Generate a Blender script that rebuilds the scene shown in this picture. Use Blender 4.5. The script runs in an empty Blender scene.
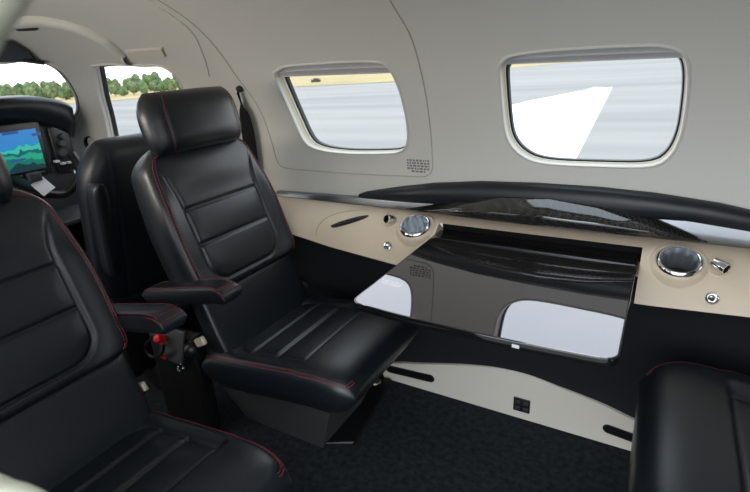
import bpy, bmesh, math, random
import numpy as np
from mathutils import Matrix, Vector
random.seed(7); np.random.seed(7)
C = bpy.context.scene.collection
A = lambda *p: np.array(p, float)
PI = math.pi
# ------------------------------------------------------------------ camera
PP = A(375, 246)
def solve(v1, v2):
    v1 = A(*v1) - PP; v2 = A(*v2) - PP
    f = math.sqrt(-(v1 @ v2))
    X = -A(v1[0], v1[1], f); X /= np.linalg.norm(X)
    Y = A(v2[0], v2[1], f); Y /= np.linalg.norm(Y)
    Z = np.cross(X, Y)
    return f, np.array([X, Y, Z])
FPX, RC = solve((-534, 105), (679, 41))
EYE = A(0, 0, .98)
def ray(x, y):
    d = RC @ A(x - PP[0], y - PP[1], FPX); return d / np.linalg.norm(d)
def atX(x, y, v): d = ray(x, y); return EYE + d * (v / d[0])
def atY(x, y, v): d = ray(x, y); return EYE + d * (v / d[1])
cam = bpy.data.cameras.new('camera'); camo = bpy.data.objects.new('camera', cam); C.objects.link(camo)
M = Matrix.Identity(4)
for i in range(3):
    M[i][0] = RC[i, 0]; M[i][1] = -RC[i, 1]; M[i][2] = -RC[i, 2]; M[i][3] = EYE[i]
camo.matrix_world = M
cam.sensor_width = 36; cam.lens = FPX * 36 / 750; cam.clip_start = .01; cam.clip_end = 3000
cam.dof.use_dof = True; cam.dof.focus_distance = 1.25; cam.dof.aperture_fstop = 6.3
bpy.context.scene.camera = camo

# ------------------------------------------------------------------ materials
def mat(name, col, rough=.5, metal=0, spec=.5, coat=0, ior=1.5, bump=None, var=None, sheen=0, emit=None):
    m = bpy.data.materials.new(name); m.use_nodes = True
    nt = m.node_tree; b = nt.nodes['Principled BSDF']
    b.inputs['Base Color'].default_value = (*col, 1); b.inputs['Roughness'].default_value = rough
    b.inputs['Metallic'].default_value = metal; b.inputs['Specular IOR Level'].default_value = spec
    b.inputs['Coat Weight'].default_value = coat; b.inputs['Coat Roughness'].default_value = .04
    b.inputs['IOR'].default_value = ior; b.inputs['Sheen Weight'].default_value = sheen
    tc = nt.nodes.new('ShaderNodeTexCoord')
    if bump:
        n = nt.nodes.new('ShaderNodeTexNoise'); n.inputs['Scale'].default_value = bump[0]
        n.inputs['Detail'].default_value = 4; nt.links.new(tc.outputs['Object'], n.inputs['Vector'])
        bp = nt.nodes.new('ShaderNodeBump'); bp.inputs['Strength'].default_value = bump[1]
        bp.inputs['Distance'].default_value = bump[2] if len(bump) > 2 else .002
        nt.links.new(n.outputs['Fac'], bp.inputs['Height']); nt.links.new(bp.outputs['Normal'], b.inputs['Normal'])
    if var:
        n = nt.nodes.new('ShaderNodeTexNoise'); n.inputs['Scale'].default_value = var[0]; n.inputs['Detail'].default_value = 6
        nt.links.new(tc.outputs['Object'], n.inputs['Vector'])
        r = nt.nodes.new('ShaderNodeValToRGB'); r.color_ramp.elements[0].position = .3; r.color_ramp.elements[1].position = .7
        r.color_ramp.elements[0].color = (*[c * (1 - var[1]) for c in col], 1)
        r.color_ramp.elements[1].color = (*[min(1, c * (1 + var[1])) for c in col], 1)
        nt.links.new(n.outputs['Fac'], r.inputs['Fac']); nt.links.new(r.outputs['Color'], b.inputs['Base Color'])
    if emit:
        b.inputs['Emission Color'].default_value = (*emit[0], 1); b.inputs['Emission Strength'].default_value = emit[1]
    return m
m_shell = mat('cream headliner', (.645, .64, .605), .62, bump=(600, .05, .0005))
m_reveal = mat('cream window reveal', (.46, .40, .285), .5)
m_bead = mat('white window bead', (.72, .71, .67), .45)
m_beige = mat('beige leather', (.70, .585, .45), .5, bump=(420, .12, .0008))
m_cream = mat('cream kick panel', (.70, .66, .59), .5, bump=(300, .08, .0006))
m_leather = mat('black leather', (.0075, .0105, .0145), .37, spec=.6, bump=(260, .16, .0012))
m_leather2 = mat('black leather side', (.0075, .011, .0165), .42, spec=.5, bump=(200, .12, .001))
m_stitch = mat('red stitching', (.20, .03, .045), .7)
m_fabric = mat('grey base carpet', (.050, .051, .052), .95, bump=(900, .5, .002), var=(300, .3), spec=.2)
m_carpet = mat('charcoal carpet', (.024, .029, .034), .97, spec=.15, bump=(700, .8, .004), var=(60, .42))
m_lower = mat('black sidewall fabric', (.012, .013, .016), .7, spec=.3, bump=(400, .1, .0006))
m_black = mat('black plastic', (.009, .009, .010), .38)
m_void = mat('black lining', (.004, .004, .005), .8, spec=.2)
m_chrome = mat('polished chrome', (.78, .79, .80), .12, 1)
m_steel = mat('brushed steel', (.80, .84, .88), .27, .9)
m_strip = mat('dark polished metal strip', (.30, .32, .35), .36, 1)
m_rubber = mat('window gasket', (.008, .008, .010), .5)
m_shade = mat('grey window shade', (.47, .475, .50), .6, bump=(200, .05, .0006))
m_seam = mat('panel seam', (.47, .44, .39), .7)
m_belt = mat('black webbing', (.008, .008, .009), .8, spec=.2, bump=(900, .4, .001))
m_print = mat('grey print', (.22, .21, .20), .7)
m_worn = mat('worn metal', (.30, .26, .20), .4, .8)
m_red = mat('red plastic', (.62, .02, .02), .35)
m_pale = mat('pale metal', (.62, .56, .42), .35, .3)
m_panelgrey = mat('panel grey', (.035, .037, .042), .5)
m_white = mat('white plastic', (.62, .64, .68), .4)
m_seatgrey = mat('grey fabric back', (.03, .032, .036), .8)
m_wing = mat('white paint', (.82, .82, .81), .35)
m_wingdark = mat('dark aileron gap', (.03, .03, .03), .7)
m_bark = mat('bark', (.09, .065, .045), .9)
m_build = mat('pale wall', (.62, .60, .57), .8)
m_roof = mat('pale roof', (.70, .70, .70), .7)
m_car = mat('dark car paint', (.02, .02, .022), .3)
m_tyre = mat('tyre', (.01, .01, .01), .8)
m_leaf = [mat('leaf %d' % i, c, .85, var=(1.2, .45), spec=.1) for i, c in enumerate([(.12, .17, .075), (.15, .19, .09), (.105, .15, .08)])]
m_tarmac = mat('tarmac', (.27, .27, .268), .9, spec=.2)
m_grass = mat('dry grass', (.36, .29, .15), .95, spec=.1, var=(.12, .18))

def carbon(name, rough, ior, scale, lo, hi):
    m = mat(name, (.02, .02, .022), rough, ior=ior, coat=0)
    nt = m.node_tree; b = nt.nodes['Principled BSDF']
    tc = nt.nodes.new('ShaderNodeTexCoord'); mp = nt.nodes.new('ShaderNodeMapping')
    mp.inputs['Rotation'].default_value = (.3, .4, .785); mp.inputs['Scale'].default_value = (scale,) * 3
    ch = nt.nodes.new('ShaderNodeTexChecker'); ch.inputs['Scale'].default_value = 1
    ch.inputs['Color1'].default_value = (lo, lo, lo * 1.02, 1); ch.inputs['Color2'].default_value = (hi, hi * .97, hi * .95, 1)
    nt.links.new(tc.outputs['Object'], mp.inputs['Vector']); nt.links.new(mp.outputs['Vector'], ch.inputs['Vector'])
    nt.links.new(ch.outputs['Color'], b.inputs['Base Color'])
    return m
m_carbon = carbon('carbon fibre lid', .09, 1.75, 230, .006, .036)
m_table = carbon('glossy carbon tabletop', .02, 2.45, 260, .010, .020); m_table.node_tree.nodes['Principled BSDF'].inputs['Specular Tint'].default_value = (1, .945, 1, 1)

def tarmac_nodes():
    nt = m_tarmac.node_tree; b = nt.nodes['Principled BSDF']
    tc = nt.nodes.new('ShaderNodeTexCoord'); mp = nt.nodes.new('ShaderNodeMapping')
    mp.inputs['Rotation'].default_value = (0, 0, .15); mp.inputs['Scale'].default_value = (.06, .5, .5)
    n = nt.nodes.new('ShaderNodeTexNoise'); n.inputs['Scale'].default_value = .8; n.inputs['Detail'].default_value = 5
    r = nt.nodes.new('ShaderNodeValToRGB'); r.color_ramp.elements[0].position = .35; r.color_ramp.elements[1].position = .65
    r.color_ramp.elements[0].color = (.215, .208, .20, 1); r.color_ramp.elements[1].color = (.275, .266, .252, 1)
    nt.links.new(tc.outputs['Object'], mp.inputs['Vector']); nt.links.new(mp.outputs['Vector'], n.inputs['Vector'])
    nt.links.new(n.outputs['Fac'], r.inputs['Fac']); nt.links.new(r.outputs['Color'], b.inputs['Base Color'])
tarmac_nodes()

def glass():
    m = bpy.data.materials.new('window acrylic'); m.use_nodes = True; nt = m.node_tree; nt.nodes.clear()
    o = nt.nodes.new('ShaderNodeOutputMaterial'); mx = nt.nodes.new('ShaderNodeMixShader')
    t = nt.nodes.new('ShaderNodeBsdfTransparent'); g = nt.nodes.new('ShaderNodeBsdfGlossy')
    fr = nt.nodes.new('ShaderNodeFresnel'); ge = nt.nodes.new('ShaderNodeNewGeometry'); mr = nt.nodes.new('ShaderNodeMapRange')
    mr.inputs['To Min'].default_value = 1.25; mr.inputs['To Max'].default_value = 1 / 1.25      # the same fresnel from both sides of the thin pane
    nt.links.new(ge.outputs['Backfacing'], mr.inputs['Value']); nt.links.new(mr.outputs[0], fr.inputs['IOR'])
    t.inputs['Color'].default_value = (.97, .98, .98, 1); g.inputs['Roughness'].default_value = .02
    nt.links.new(fr.outputs[0], mx.inputs[0]); nt.links.new(t.outputs[0], mx.inputs[1]); nt.links.new(g.outputs[0], mx.inputs[2])
    nt.links.new(mx.outputs[0], o.inputs['Surface']); return m
m_glass = glass()
m_door = mat('olive cream door edge', (.56, .56, .44), .55)

def screen_mat():
    m = bpy.data.materials.new('flight display picture'); m.use_nodes = True; nt = m.node_tree; b = nt.nodes['Principled BSDF']
    tc = nt.nodes.new('ShaderNodeTexCoord'); sep = nt.nodes.new('ShaderNodeSeparateXYZ')
    nt.links.new(tc.outputs['Object'], sep.inputs[0])
    n = nt.nodes.new('ShaderNodeTexNoise'); n.inputs['Scale'].default_value = 26; nt.links.new(tc.outputs['Object'], n.inputs['Vector'])
    mul = nt.nodes.new('ShaderNodeMath'); mul.operation = 'MULTIPLY_ADD'; mul.inputs[1].default_value = .06
    nt.links.new(n.outputs['Fac'], mul.inputs[0]); nt.links.new(sep.outputs['Z'], mul.inputs[2])
    mr = nt.nodes.new('ShaderNodeMapRange'); mr.inputs['From Min'].default_value = -.045; mr.inputs['From Max'].default_value = .105
    nt.links.new(mul.outputs[0], mr.inputs['Value'])
    r = nt.nodes.new('ShaderNodeValToRGB'); r.color_ramp.interpolation = 'CONSTANT'
    els = [(0, (.01, .04, .05)), (.18, (.01, .16, .12)), (.30, (.02, .34, .20)), (.42, (.01, .12, .14)), (.50, (.05, .45, .36)), (.58, (.02, .25, .50)), (.66, (.04, .22, .55))]
    r.color_ramp.elements[0].position = els[0][0]; r.color_ramp.elements[0].color = (*els[0][1], 1)
    r.color_ramp.elements[1].position = els[1][0]; r.color_ramp.elements[1].color = (*els[1][1], 1)
    for p, c in els[2:]:
        e = r.color_ramp.elements.new(p); e.color = (*c, 1)
    nt.links.new(mr.outputs[0], r.inputs[0]); nt.links.new(r.outputs[0], b.inputs['Emission Color'])
    b.inputs['Base Color'].default_value = (.01, .01, .01, 1); b.inputs['Emission Strength'].default_value = 1.0; b.inputs['Roughness'].default_value = .2
    return m
m_screen = screen_mat()

# ------------------------------------------------------------------ object helpers
def wloc(p):
    v = A(0, 0, 0)
    while p is not None: v = v + A(*p.location); p = p.parent
    return v
def thing(name, label=None, cat=None, loc=(0, 0, 0), group=None, kind=None, parent=None):
    o = bpy.data.objects.new(name, None); C.objects.link(o)
    o.empty_display_size = .05
    if parent is not None: o.parent = parent; o.location = A(*loc) - wloc(parent)
    else: o.location = loc
    tag(o, label, cat, group, kind); return o
def tag(o, label=None, cat=None, group=None, kind=None):
    for k, v in (('label', label), ('category', cat), ('group', group), ('kind', kind)):
        if v: o[k] = v
    return o
def obj(name, vf, m, parent=None, sharp=40, label=None, at=None):
    """link one mesh object; vertices are given in world space"""
    V, Fs = vf; V = np.asarray(V, float)
    o0 = wloc(parent) if parent is not None else (A(0, 0, 0) if at is None else A(*at))
    off = A(0, 0, 0)
    if parent is not None and len(V):           # each part has its own origin at its middle
        off = (V.min(0) + V.max(0)) / 2 - o0
    me = bpy.data.meshes.new(name); me.from_pydata([tuple(v) for v in (V - o0 - off)], [], [tuple(int(i) for i in f) for f in Fs])
    me.validate(); me.update()
    bm = bmesh.new(); bm.from_mesh(me); bmesh.ops.remove_doubles(bm, verts=bm.verts, dist=1e-6)
    bmesh.ops.recalc_face_normals(bm, faces=bm.faces); bm.to_mesh(me); bm.free()
    me.polygons.foreach_set('use_smooth', [True] * len(me.polygons))
    if sharp: me.set_sharp_from_angle(angle=math.radians(sharp))
    if m: me.materials.append(m)
    o = bpy.data.objects.new(name, me); C.objects.link(o)
    if parent is not None: o.parent = parent; o.location = off
    elif at is not None: o.location = at
    if label: o['label'] = label
    return o
def merge(*vfs):
    V = []; Fs = []; n = 0
    for v, f in vfs:
        v = list(map(tuple, v)); V += v; Fs += [tuple(i + n for i in q) for q in f]; n += len(v)
    return V, Fs
def xf(vf, Mx):
    V, Fs = vf; return [tuple(Mx @ Vector(v)) for v in V], Fs
def rot(vf, c, rx=0, ry=0, rz=0):
    Mx = Matrix.Translation(c) @ Matrix.Rotation(rz, 4, 'Z') @ Matrix.Rotation(ry, 4, 'Y') @ Matrix.Rotation(rx, 4, 'X') @ Matrix.Translation([-q for q in c])
    return xf(vf, Mx)
def rbox(c, s, r=.005, seg=3):
    bm = bmesh.new(); bmesh.ops.create_cube(bm, size=1)
    bmesh.ops.scale(bm, vec=s, verts=bm.verts)
    if r > 0: bmesh.ops.bevel(bm, geom=list(bm.edges), offset=min(r, min(s) * .49), segments=seg, profile=.5, affect='EDGES')
    bmesh.ops.translate(bm, vec=c, verts=bm.verts)
    bm.verts.index_update()
    out = ([tuple(v.co) for v in bm.verts], [tuple(v.index for v in f.verts) for f in bm.faces]); bm.free(); return out
def grid(P, closed_u=False):
    nu, nv = len(P), len(P[0]); V = [tuple(p) for row in P for p in row]; Fs = []
    for i in range(nu - (0 if closed_u else 1)):
        for j in range(nv - 1):
            a = i * nv + j; b = ((i + 1) % nu) * nv + j; Fs.append((a, b, b + 1, a + 1))
    return V, Fs
def tube(path, r, n=8, closed=False):
    P = [A(*p) for p in path]; N = len(P); rings = []
    up = A(.123, .45, .88); prev = None
    for i in range(N):
        if closed: t = P[(i + 1) % N] - P[i - 1]
        else: t = P[min(i + 1, N - 1)] - P[max(i - 1, 0)]
        t = t / (np.linalg.norm(t) + 1e-12)
        if prev is None: prev = np.cross(t, up)
        s = prev - t * (prev @ t); s /= np.linalg.norm(s) + 1e-12; prev = s; q = np.cross(t, s)
        rr = r[i] if hasattr(r, '__len__') else r
        rings.append([P[i] + rr * (math.cos(a) * s + math.sin(a) * q) for a in np.linspace(0, 2 * PI, n, endpoint=False)])
    V = [tuple(v) for g in rings for v in g]; Fs = []
    for i in range(N if closed else N - 1):
        for k in range(n):
            a = i * n + k; b = i * n + (k + 1) % n; c = ((i + 1) % N) * n + (k + 1) % n; d = ((i + 1) % N) * n + k
            Fs.append((a, b, c, d))
    if not closed: Fs += [tuple(range(n)), tuple(range((N - 1) * n, N * n))]
    return V, Fs
def lathe(prof, o, axis, n=40, cap=False):
    """prof: list of (radius, height along axis)"""
    ax = A(*axis); ax /= np.linalg.norm(ax); s = np.cross(ax, A(.31, .9, .2)); s /= np.linalg.norm(s); q = np.cross(ax, s)
    P = [[A(*o) + ax * h + r * (math.cos(a) * s + math.sin(a) * q) for r, h in prof] for a in np.linspace(0, 2 * PI, n, endpoint=False)]
    return grid(P, True)
def spline(pts, n=12, closed=True):
    P = [A(*p) for p in pts]; N = len(P); out = []
    for i in range(N if closed else N - 1):
        g = lambda k: P[k % N] if closed else P[min(max(k, 0), N - 1)]
        p0, p1, p2, p3 = g(i - 1), g(i), g(i + 1), g(i + 2)
        for k in range(n):
            t = k / n
            out.append(.5 * (2 * p1 + (p2 - p0) * t + (2 * p0 - 5 * p1 + 4 * p2 - p3) * t * t + (3 * p1 - p0 - 3 * p2 + p3) * t ** 3))
    if not closed: out.append(P[-1])
    return out
def prism(outline, f, d0, d1, bev=0):
    """outline: 2D points; f(p,d) -> 3D; a solid between depths d0 and d1, face d1 bevelled"""
    O = [A(*p) for p in outline]; c = sum(O) / len(O); n = len(O)
    def shr(p): v = p - c; L = np.linalg.norm(v); return c + v * max(0, (L - bev) / L)
    rings = [[f(p, d0) for p in O]]
    if bev: rings += [[f(p, d1 - math.copysign(bev, d1 - d0)) for p in O], [f(shr(p), d1) for p in O]]
    else: rings += [[f(p, d1) for p in O]]
    V = [tuple(v) for r in rings for v in r]; Fs = []
    for k in range(len(rings) - 1):
        for i in range(n): Fs.append((k * n + i, k * n + (i + 1) % n, (k + 1) * n + (i + 1) % n, (k + 1) * n + i))
    Fs += [tuple(range(n)), tuple(range((len(rings) - 1) * n, len(rings) * n))]
    return V, Fs
def interp(x, tab):
    return float(np.interp(x, [t[0] for t in tab], [t[1] for t in tab]))
def sstep(x): x = np.clip(x, 0, 1); return x * x * (3 - 2 * x)

# ------------------------------------------------------------------ the cabin shell
YC, HW, ZM, HH = .57, .63, .70, .524
CX = [-2.6, -2.25, -1.95, -1.6, -1.2]
def TT(X): return np.interp(X, CX, [.78, .88, .95, .987, 1]), np.interp(X, CX, [.30, .62, .86, .965, 1])
def shear(a, th):
    t = min(th, PI - th)
    return .35 * (min(max(t, 0), .8) - .4) * min(1, max(0, (-1.25 - a) / .4))
def S(a, th, off=0.0, dy=0.0):
    """cabin surface; th 0 = right side at window-sill height, pi/2 = crown"""
    X = a + shear(a, th); t, z = TT(X)
    if th < 0: p = A(X, YC + HW * t, ZM + th * HH * z); n = A(0, 1, 0)
    elif th > PI: p = A(X, YC - HW * t, ZM + (PI - th) * HH * z); n = A(0, -1, 0)
    else:
        p = A(X, YC + HW * t * math.cos(th), ZM + HH * z * math.sin(th))
        n = A(0, math.cos(th) / (HW * t), math.sin(th) / (HH * z)); n /= np.linalg.norm(n)
    p = p + n * off; p[1] += dy; return p
def ath(X, th):
    a = X
    for _ in range(30): a = X - shear(a, th)
    return a
def Fin(p):
    t, z = TT(p[0]); y = (p[1] - YC) / (HW * t); h = (p[2] - ZM) / (HH * z)
    return y * y + (h * h if h > 0 else 0) - 1
def hit(x, y):
    """(a, th) of the cabin surface point seen at a pixel"""
    d = ray(x, y); t = .75
    while Fin(EYE + d * t) < 0: t += .01
    lo, hi = t - .01, t
    for _ in range(30):
        m = (lo + hi) / 2
        if Fin(EYE + d * m) < 0: lo = m
        else: hi = m
    p = EYE + d * lo; tt, z = TT(p[0]); h = (p[2] - ZM) / (HH * z)
    th = math.atan2(h, (p[1] - YC) / (HW * tt)) if h > 0 else h
    return ath(p[0], th), th
def lines(lo, hi, step, must):
    xs = sorted(set([lo, hi] + [m for m in must if lo < m < hi])); out = [lo]
    for u, v in zip(xs, xs[1:]):
        n = max(1, int(round((v - u) / step))); out += [u + (v - u) * k / n for k in range(1, n + 1)]
    return out
def holed(al, bl, holes, f, K=5):
    """grid f(a,b) over lines al x bl with star-shaped holes {block, outline}; returns mesh and each hole's rim in (a,b)"""
    V = []; Fs = []; idx = {}
    def vid(a, b):
        k = (round(a, 6), round(b, 6))
        if k not in idx: idx[k] = len(V); V.append(f(a, b))
        return idx[k]
    fa = lambda x: min(range(len(al)), key=lambda i: abs(al[i] - x)); fb = lambda x: min(range(len(bl)), key=lambda i: abs(bl[i] - x))
    skip = set(); rims = []
    for (blk, out) in holes:
        i0, i1, j0, j1 = fa(blk[0]), fa(blk[1]), fb(blk[2]), fb(blk[3])
        for i in range(i0, i1):
            for j in range(j0, j1): skip.add((i, j))
        B = [(al[i], bl[j0]) for i in range(i0, i1)] + [(al[i1], bl[j]) for j in range(j0, j1)] + \
            [(al[i], bl[j1]) for i in range(i1, i0, -1)] + [(al[i0], bl[j]) for j in range(j1, j0, -1)]
        O = [A(*p) for p in out]; c = A(sum(p[0] for p in O) / len(O), sum(p[1] for p in O) / len(O))
        s = A(blk[1] - blk[0], blk[3] - blk[2])
        On = [(p - c) / s for p in O]; rim = []
        for bq in B:
            d = (A(*bq) - c) / s; d /= np.linalg.norm(d); best = 0
            for p, q in zip(On, On[1:] + On[:1]):
                e = q - p; den = d[0] * e[1] - d[1] * e[0]
                if abs(den) < 1e-12: continue
                t = (p[0] * e[1] - p[1] * e[0]) / den; u = (p[0] * d[1] - p[1] * d[0]) / den
                if t > 0 and -1e-9 <= u <= 1 + 1e-9: best = max(best, t)
            rim.append(c + d * best * s)
        n = len(B)
        ring = [[A(*B[k]) * (1 - (r / K) ** .75) + rim[k] * (r / K) ** .75 for k in range(n)] for r in range(K + 1)]
        ids = [[vid(*p) for p in r] for r in ring]
        for r in range(K):
            for k in range(n): Fs.append((ids[r][k], ids[r][(k + 1) % n], ids[r + 1][(k + 1) % n], ids[r + 1][k]))
        rims.append(rim)
    for i in range(len(al) - 1):
        for j in range(len(bl) - 1):
            if (i, j) in skip: continue
            Fs.append((vid(al[i], bl[j]), vid(al[i + 1], bl[j]), vid(al[i + 1], bl[j + 1]), vid(al[i], bl[j + 1])))
    return (V, Fs), rims

px_large = [(500, 72), (503, 62), (515, 55.5), (560, 50), (640, 46), (665, 47), (682, 54), (687.5, 70), (686, 100), (680, 135), (668, 157), (648, 166), (600, 166), (545, 163), (522, 155), (508, 138), (503, 110)]
px_small = [(275.5, 77), (279, 70), (291, 66), (340, 62.5), (374, 62), (387, 67), (397, 85), (405, 115), (407, 139), (402, 150), (388, 153), (345, 153), (316, 148.5), (303, 138), (289, 108)]
o_large = spline([hit(*p) for p in px_large], 10)
o_small = spline([hit(*p) for p in px_small], 10)
o_side = spline([hit(93, 68), hit(97, 65.5), hit(130, 65.5), hit(158, 66), hit(172, 73), hit(181, 86), hit(188, 104), (-1.40, .18), (-1.46, .08), (-1.6, .055), (-1.70, .06), (-1.745, .10), hit(100, 100)], 10)
o_ws = spline([(ath(x, t), t) for x, t in [(-2.03, .89), (-1.87, .77), (-1.835, .69), (-1.85, .58), (-1.895, .42), (-1.965, .29), (-2.1, .2), (-2.3, .22), (-2.42, .4), (-2.42, 1.1), (-2.36, 1.38), (-2.2, 1.42), (-2.10, 1.2)]], 8)
b_large = (-.42, .11, .0, .66); b_small = (-1.04, -.53, .0, .66); b_side = (-1.79, -1.30, .0, .72); b_ws = (-2.50, -1.83, .1, 1.50)
mir = lambda O: [(p[0], PI - p[1]) for p in O]
mirb = lambda b: (b[0], b[1], PI - b[3], PI - b[2])
al = lines(-1.83, 1.4, .03, [-1.79, -1.30, -1.04, -.53, -.42, .11])
V, rims_r = holed(al, lines(-.25, .9, .03, [0, .66, .72]), [(b_side, o_side), (b_small, o_small), (b_large, o_large)], S)
wall_r = tag(obj('wall_right', V, m_shell, sharp=0), kind='structure')
tag(obj('ceiling', holed(al, lines(.9, PI - .9, .04, []), [], S)[0], m_shell, sharp=0), kind='structure')
V1, rims_l = holed(lines(-1.83, -.42, .03, [-1.79, -1.30, -1.04, -.53]), lines(PI - .9, PI + .25, .03, [PI - .66, PI - .72, PI]), [(mirb(b_side), mir(o_side)), (mirb(b_small), mir(o_small))], S)
V2 = holed(lines(.7, 1.4, .04, []), lines(PI - .9, PI + .25, .04, []), [], S)[0]
tag(obj('wall_left', merge(V1, V2), m_shell, sharp=0), kind='structure')
bl = lines(-.25, PI + .25, .035, [.1, 1.5, PI - 1.5, PI - .1])
V, rims_w = holed(lines(-2.55, -1.83, .03, [-2.50]), bl, [(b_ws, o_ws), (mirb(b_ws), mir(o_ws))], S)
nose = [[S(-2.55, t) for t in bl], [A(-2.60, YC, .62) + (S(-2.55, t) - A(-2.6, YC, .62)) * .02 for t in bl]]
tag(obj('wall_front', merge(V, grid(nose)), m_shell, sharp=0), kind='structure')
# rear bulkhead
rb = [[S(1.4, t) for t in np.linspace(-1.336, PI + 1.336, 80)], [A(1.4, YC, .6)] * 80]
tag(obj('wall_rear', grid(rb), m_shell, sharp=0), kind='structure')

def window(n, rim, sgn, depth=.045, shade=None):
    w = thing('window_%d' % n, kind='structure', loc=S(*(sum(rim) / len(rim))))
    N = len(rim); c = sum(rim) / N
    sc = lambda p, k: c + (p - c) * k
    # rolled lip and reveal
    prof = [(1.035, .0, -.0005), (1.022, 0, .003), (1.006, 0, .0045), (.997, .001, .002), (.992, .008, 0), (.985, depth * .55, 0), (.980, depth, 0)]
    lip = [[S(*sc(p, k), off=-o, dy=sgn * d) for k, d, o in prof[:5]] for p in rim]
    P = [[S(*sc(p, k), off=-o, dy=sgn * d) for k, d, o in prof[4:]] for p in rim]
    obj('frame_lip', grid(lip, True), m_shell, w, sharp=0)
    obj('window_frame', grid(P, True), m_reveal if n in (1, 2) else m_shell, w, sharp=0)
    gp = [(.985, depth - .009), (.958, depth - .010), (.948, depth - .001), (.955, depth + .004), (.985, depth + .004), (.985, depth - .004)]
    obj('gasket', grid([[S(*sc(p, k), dy=sgn * d) for k, d in gp] for p in rim], True), m_rubber, w)
    obj('frame_bead', grid([[S(*sc(p, k), dy=sgn * d) for k, d in ((.988, depth - .020), (.979, depth - .021), (.976, depth - .017), (.982, depth - .014))] for p in rim], True), m_bead, w, sharp=0, label='white inner bead')
    ring = [[S(*sc(p, k), dy=sgn * (depth + .001)) for k in (.97, .75, .5, .25, .02)] for p in rim]
    obj('pane', grid(ring, True), m_glass, w, sharp=0)
    if shade:
        top = [p for p in spline(rim, 2) if p[1] > shade]
        a0 = min(p[0] for p in top); a1 = max(p[0] for p in top); rows = []
        xs = np.linspace(a0 + .002, a1 - .002, 60); rr = spline(rim, 4)
        for d0, d1 in ((.020, 0),):
            P = []
            for x in xs:
                col = [p[1] for p in rr if abs(p[0] - x) < .02 and p[1] > c[1]]
                tmax = max(shade + .004, max(col) - .004 if col else shade + .01)
                row = []
                for k in range(9):
                    f = k / 8; row.append(S(x, shade + (tmax - shade) * f, dy=sgn * (.010 + (0, .002, .003, .0025, .0, .004, .006, .006, .004)[8 - k])))
                row.append(S(x, tmax, dy=sgn * .022)); row.append(S(x, shade, dy=sgn * .022)); row.append(row[0])
                P.append(row)
            V, Fs = grid(P)
        obj('window_shade', (V, Fs), m_shade, w, sharp=25)
    return w
window(1, rims_r[2], 1, shade=.499)
window(2, rims_r[1], 1, shade=.478)
window(3, rims_r[0], 1, depth=.03)
window(4, rims_w[0], 1, depth=.01)
window(5, rims_w[1], -1, depth=.01)
window(6, rims_l[1], -1)
window(7, rims_l[0], -1, depth=.03)

# seams and ridges of the lining (thin beads lying on the cabin surface)
def surf_path(pts, n=10, off=-.0005, closed=False): return [S(p[0], p[1], off) for p in spline(pts, n, closed)]
ntrim = [0]
def trim(vf, m, sharp=40):
    ntrim[0] += 1; return tag(obj('trim_%d' % ntrim[0], vf, m, sharp=sharp), kind='structure')
seam = [hit(372, -40), hit(390, 0), hit(410, 35), hit(421, 72), hit(428, 110), hit(432, 150), hit(432.5, 168), hit(428, 175), hit(415, 176.5), hit(360, 174), hit(310, 170.5), hit(290, 168.5), hit(281, 166), hit(276.5, 159), hit(270, 136), hit(262, 114), hit(251, 95), hit(235, 74), hit(200, 30), hit(165, 4), hit(140, -10)]
trim(tube(surf_path(seam), .0016, 6), m_seam)
trim(tube(surf_path([hit(130, -5), hit(160, 8), hit(190, 30), hit(202, 52), hit(209, 76)]), .003, 6), m_shell)
def bead(pts, w, h, n=8):
    q = spline(pts, n, False); P = []
    for i, p in enumerate(q):
        b = S(*p); t = S(*q[min(i + 1, len(q) - 1)]) - S(*q[max(i - 1, 0)]); t /= np.linalg.norm(t)
        nn = S(p[0], p[1], 1) - b; s = np.cross(t, nn)
        P.append([b + s * w * math.cos(a) - nn * h * math.sin(a) for a in np.linspace(-.3, PI + .3, 12)])
    return grid(P)
trim(bead([hit(10, 22), hit(40, 20), hit(70, 25), hit(95, 35), hit(112, 46), hit(123, 57), hit(128, 58)], .022, .020), m_shell, 0)

# floor and lower right wall
tag(obj('floor', grid([[A(x, y, 0) for y in np.linspace(-.08, 1.2, 20)] for x in np.linspace(-2.6, 1.4, 40)]), m_carpet), kind='structure')
ZB = [(-1.9, .56), (-1.2, .535), (-.93, .512), (-.773, .488), (-.554, .466), (-.3, .464), (.021, .474), (.186, .485), (.5, .505), (1.4, .54)]
P = []
for x in np.linspace(-1.9, 1.4, 120):
    zb = interp(x, ZB)
    k = 1 if x > -1.25 else .15; yy = lambda y: 1.195 - (1.195 - y) * k
    P.append(spline([(x, 1.195, zb + .06), (x, yy(1.10), zb + .02), (x, yy(1.066), zb + .002), (x, yy(1.09), zb - .03), (x, yy(1.14), .32), (x, 1.172, .2), (x, 1.186, .1), (x, 1.193, 0)], 4, False))
tag(obj('wall_right_lower', grid(P), m_lower, sharp=0), kind='structure')
tag(obj('wall_left_lower', grid([[A(x, -.055, z) for z in np.linspace(0, .6, 8)] for x in list(np.linspace(-1.9, -.42, 10))]), m_lower), kind='structure')
tag(obj('wall_left_lower_rear', grid([[A(x, -.055, z) for z in np.linspace(0, .6, 8)] for x in list(np.linspace(.7, 1.4, 10))]), m_lower), kind='structure')
# forward footwell closing
tag(obj('wall_front_lower', grid([[A(-2.2, y, z) for z in np.linspace(0, .72, 6)] for y in np.linspace(-.06, 1.2, 6)]), m_void), kind='structure')

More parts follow.
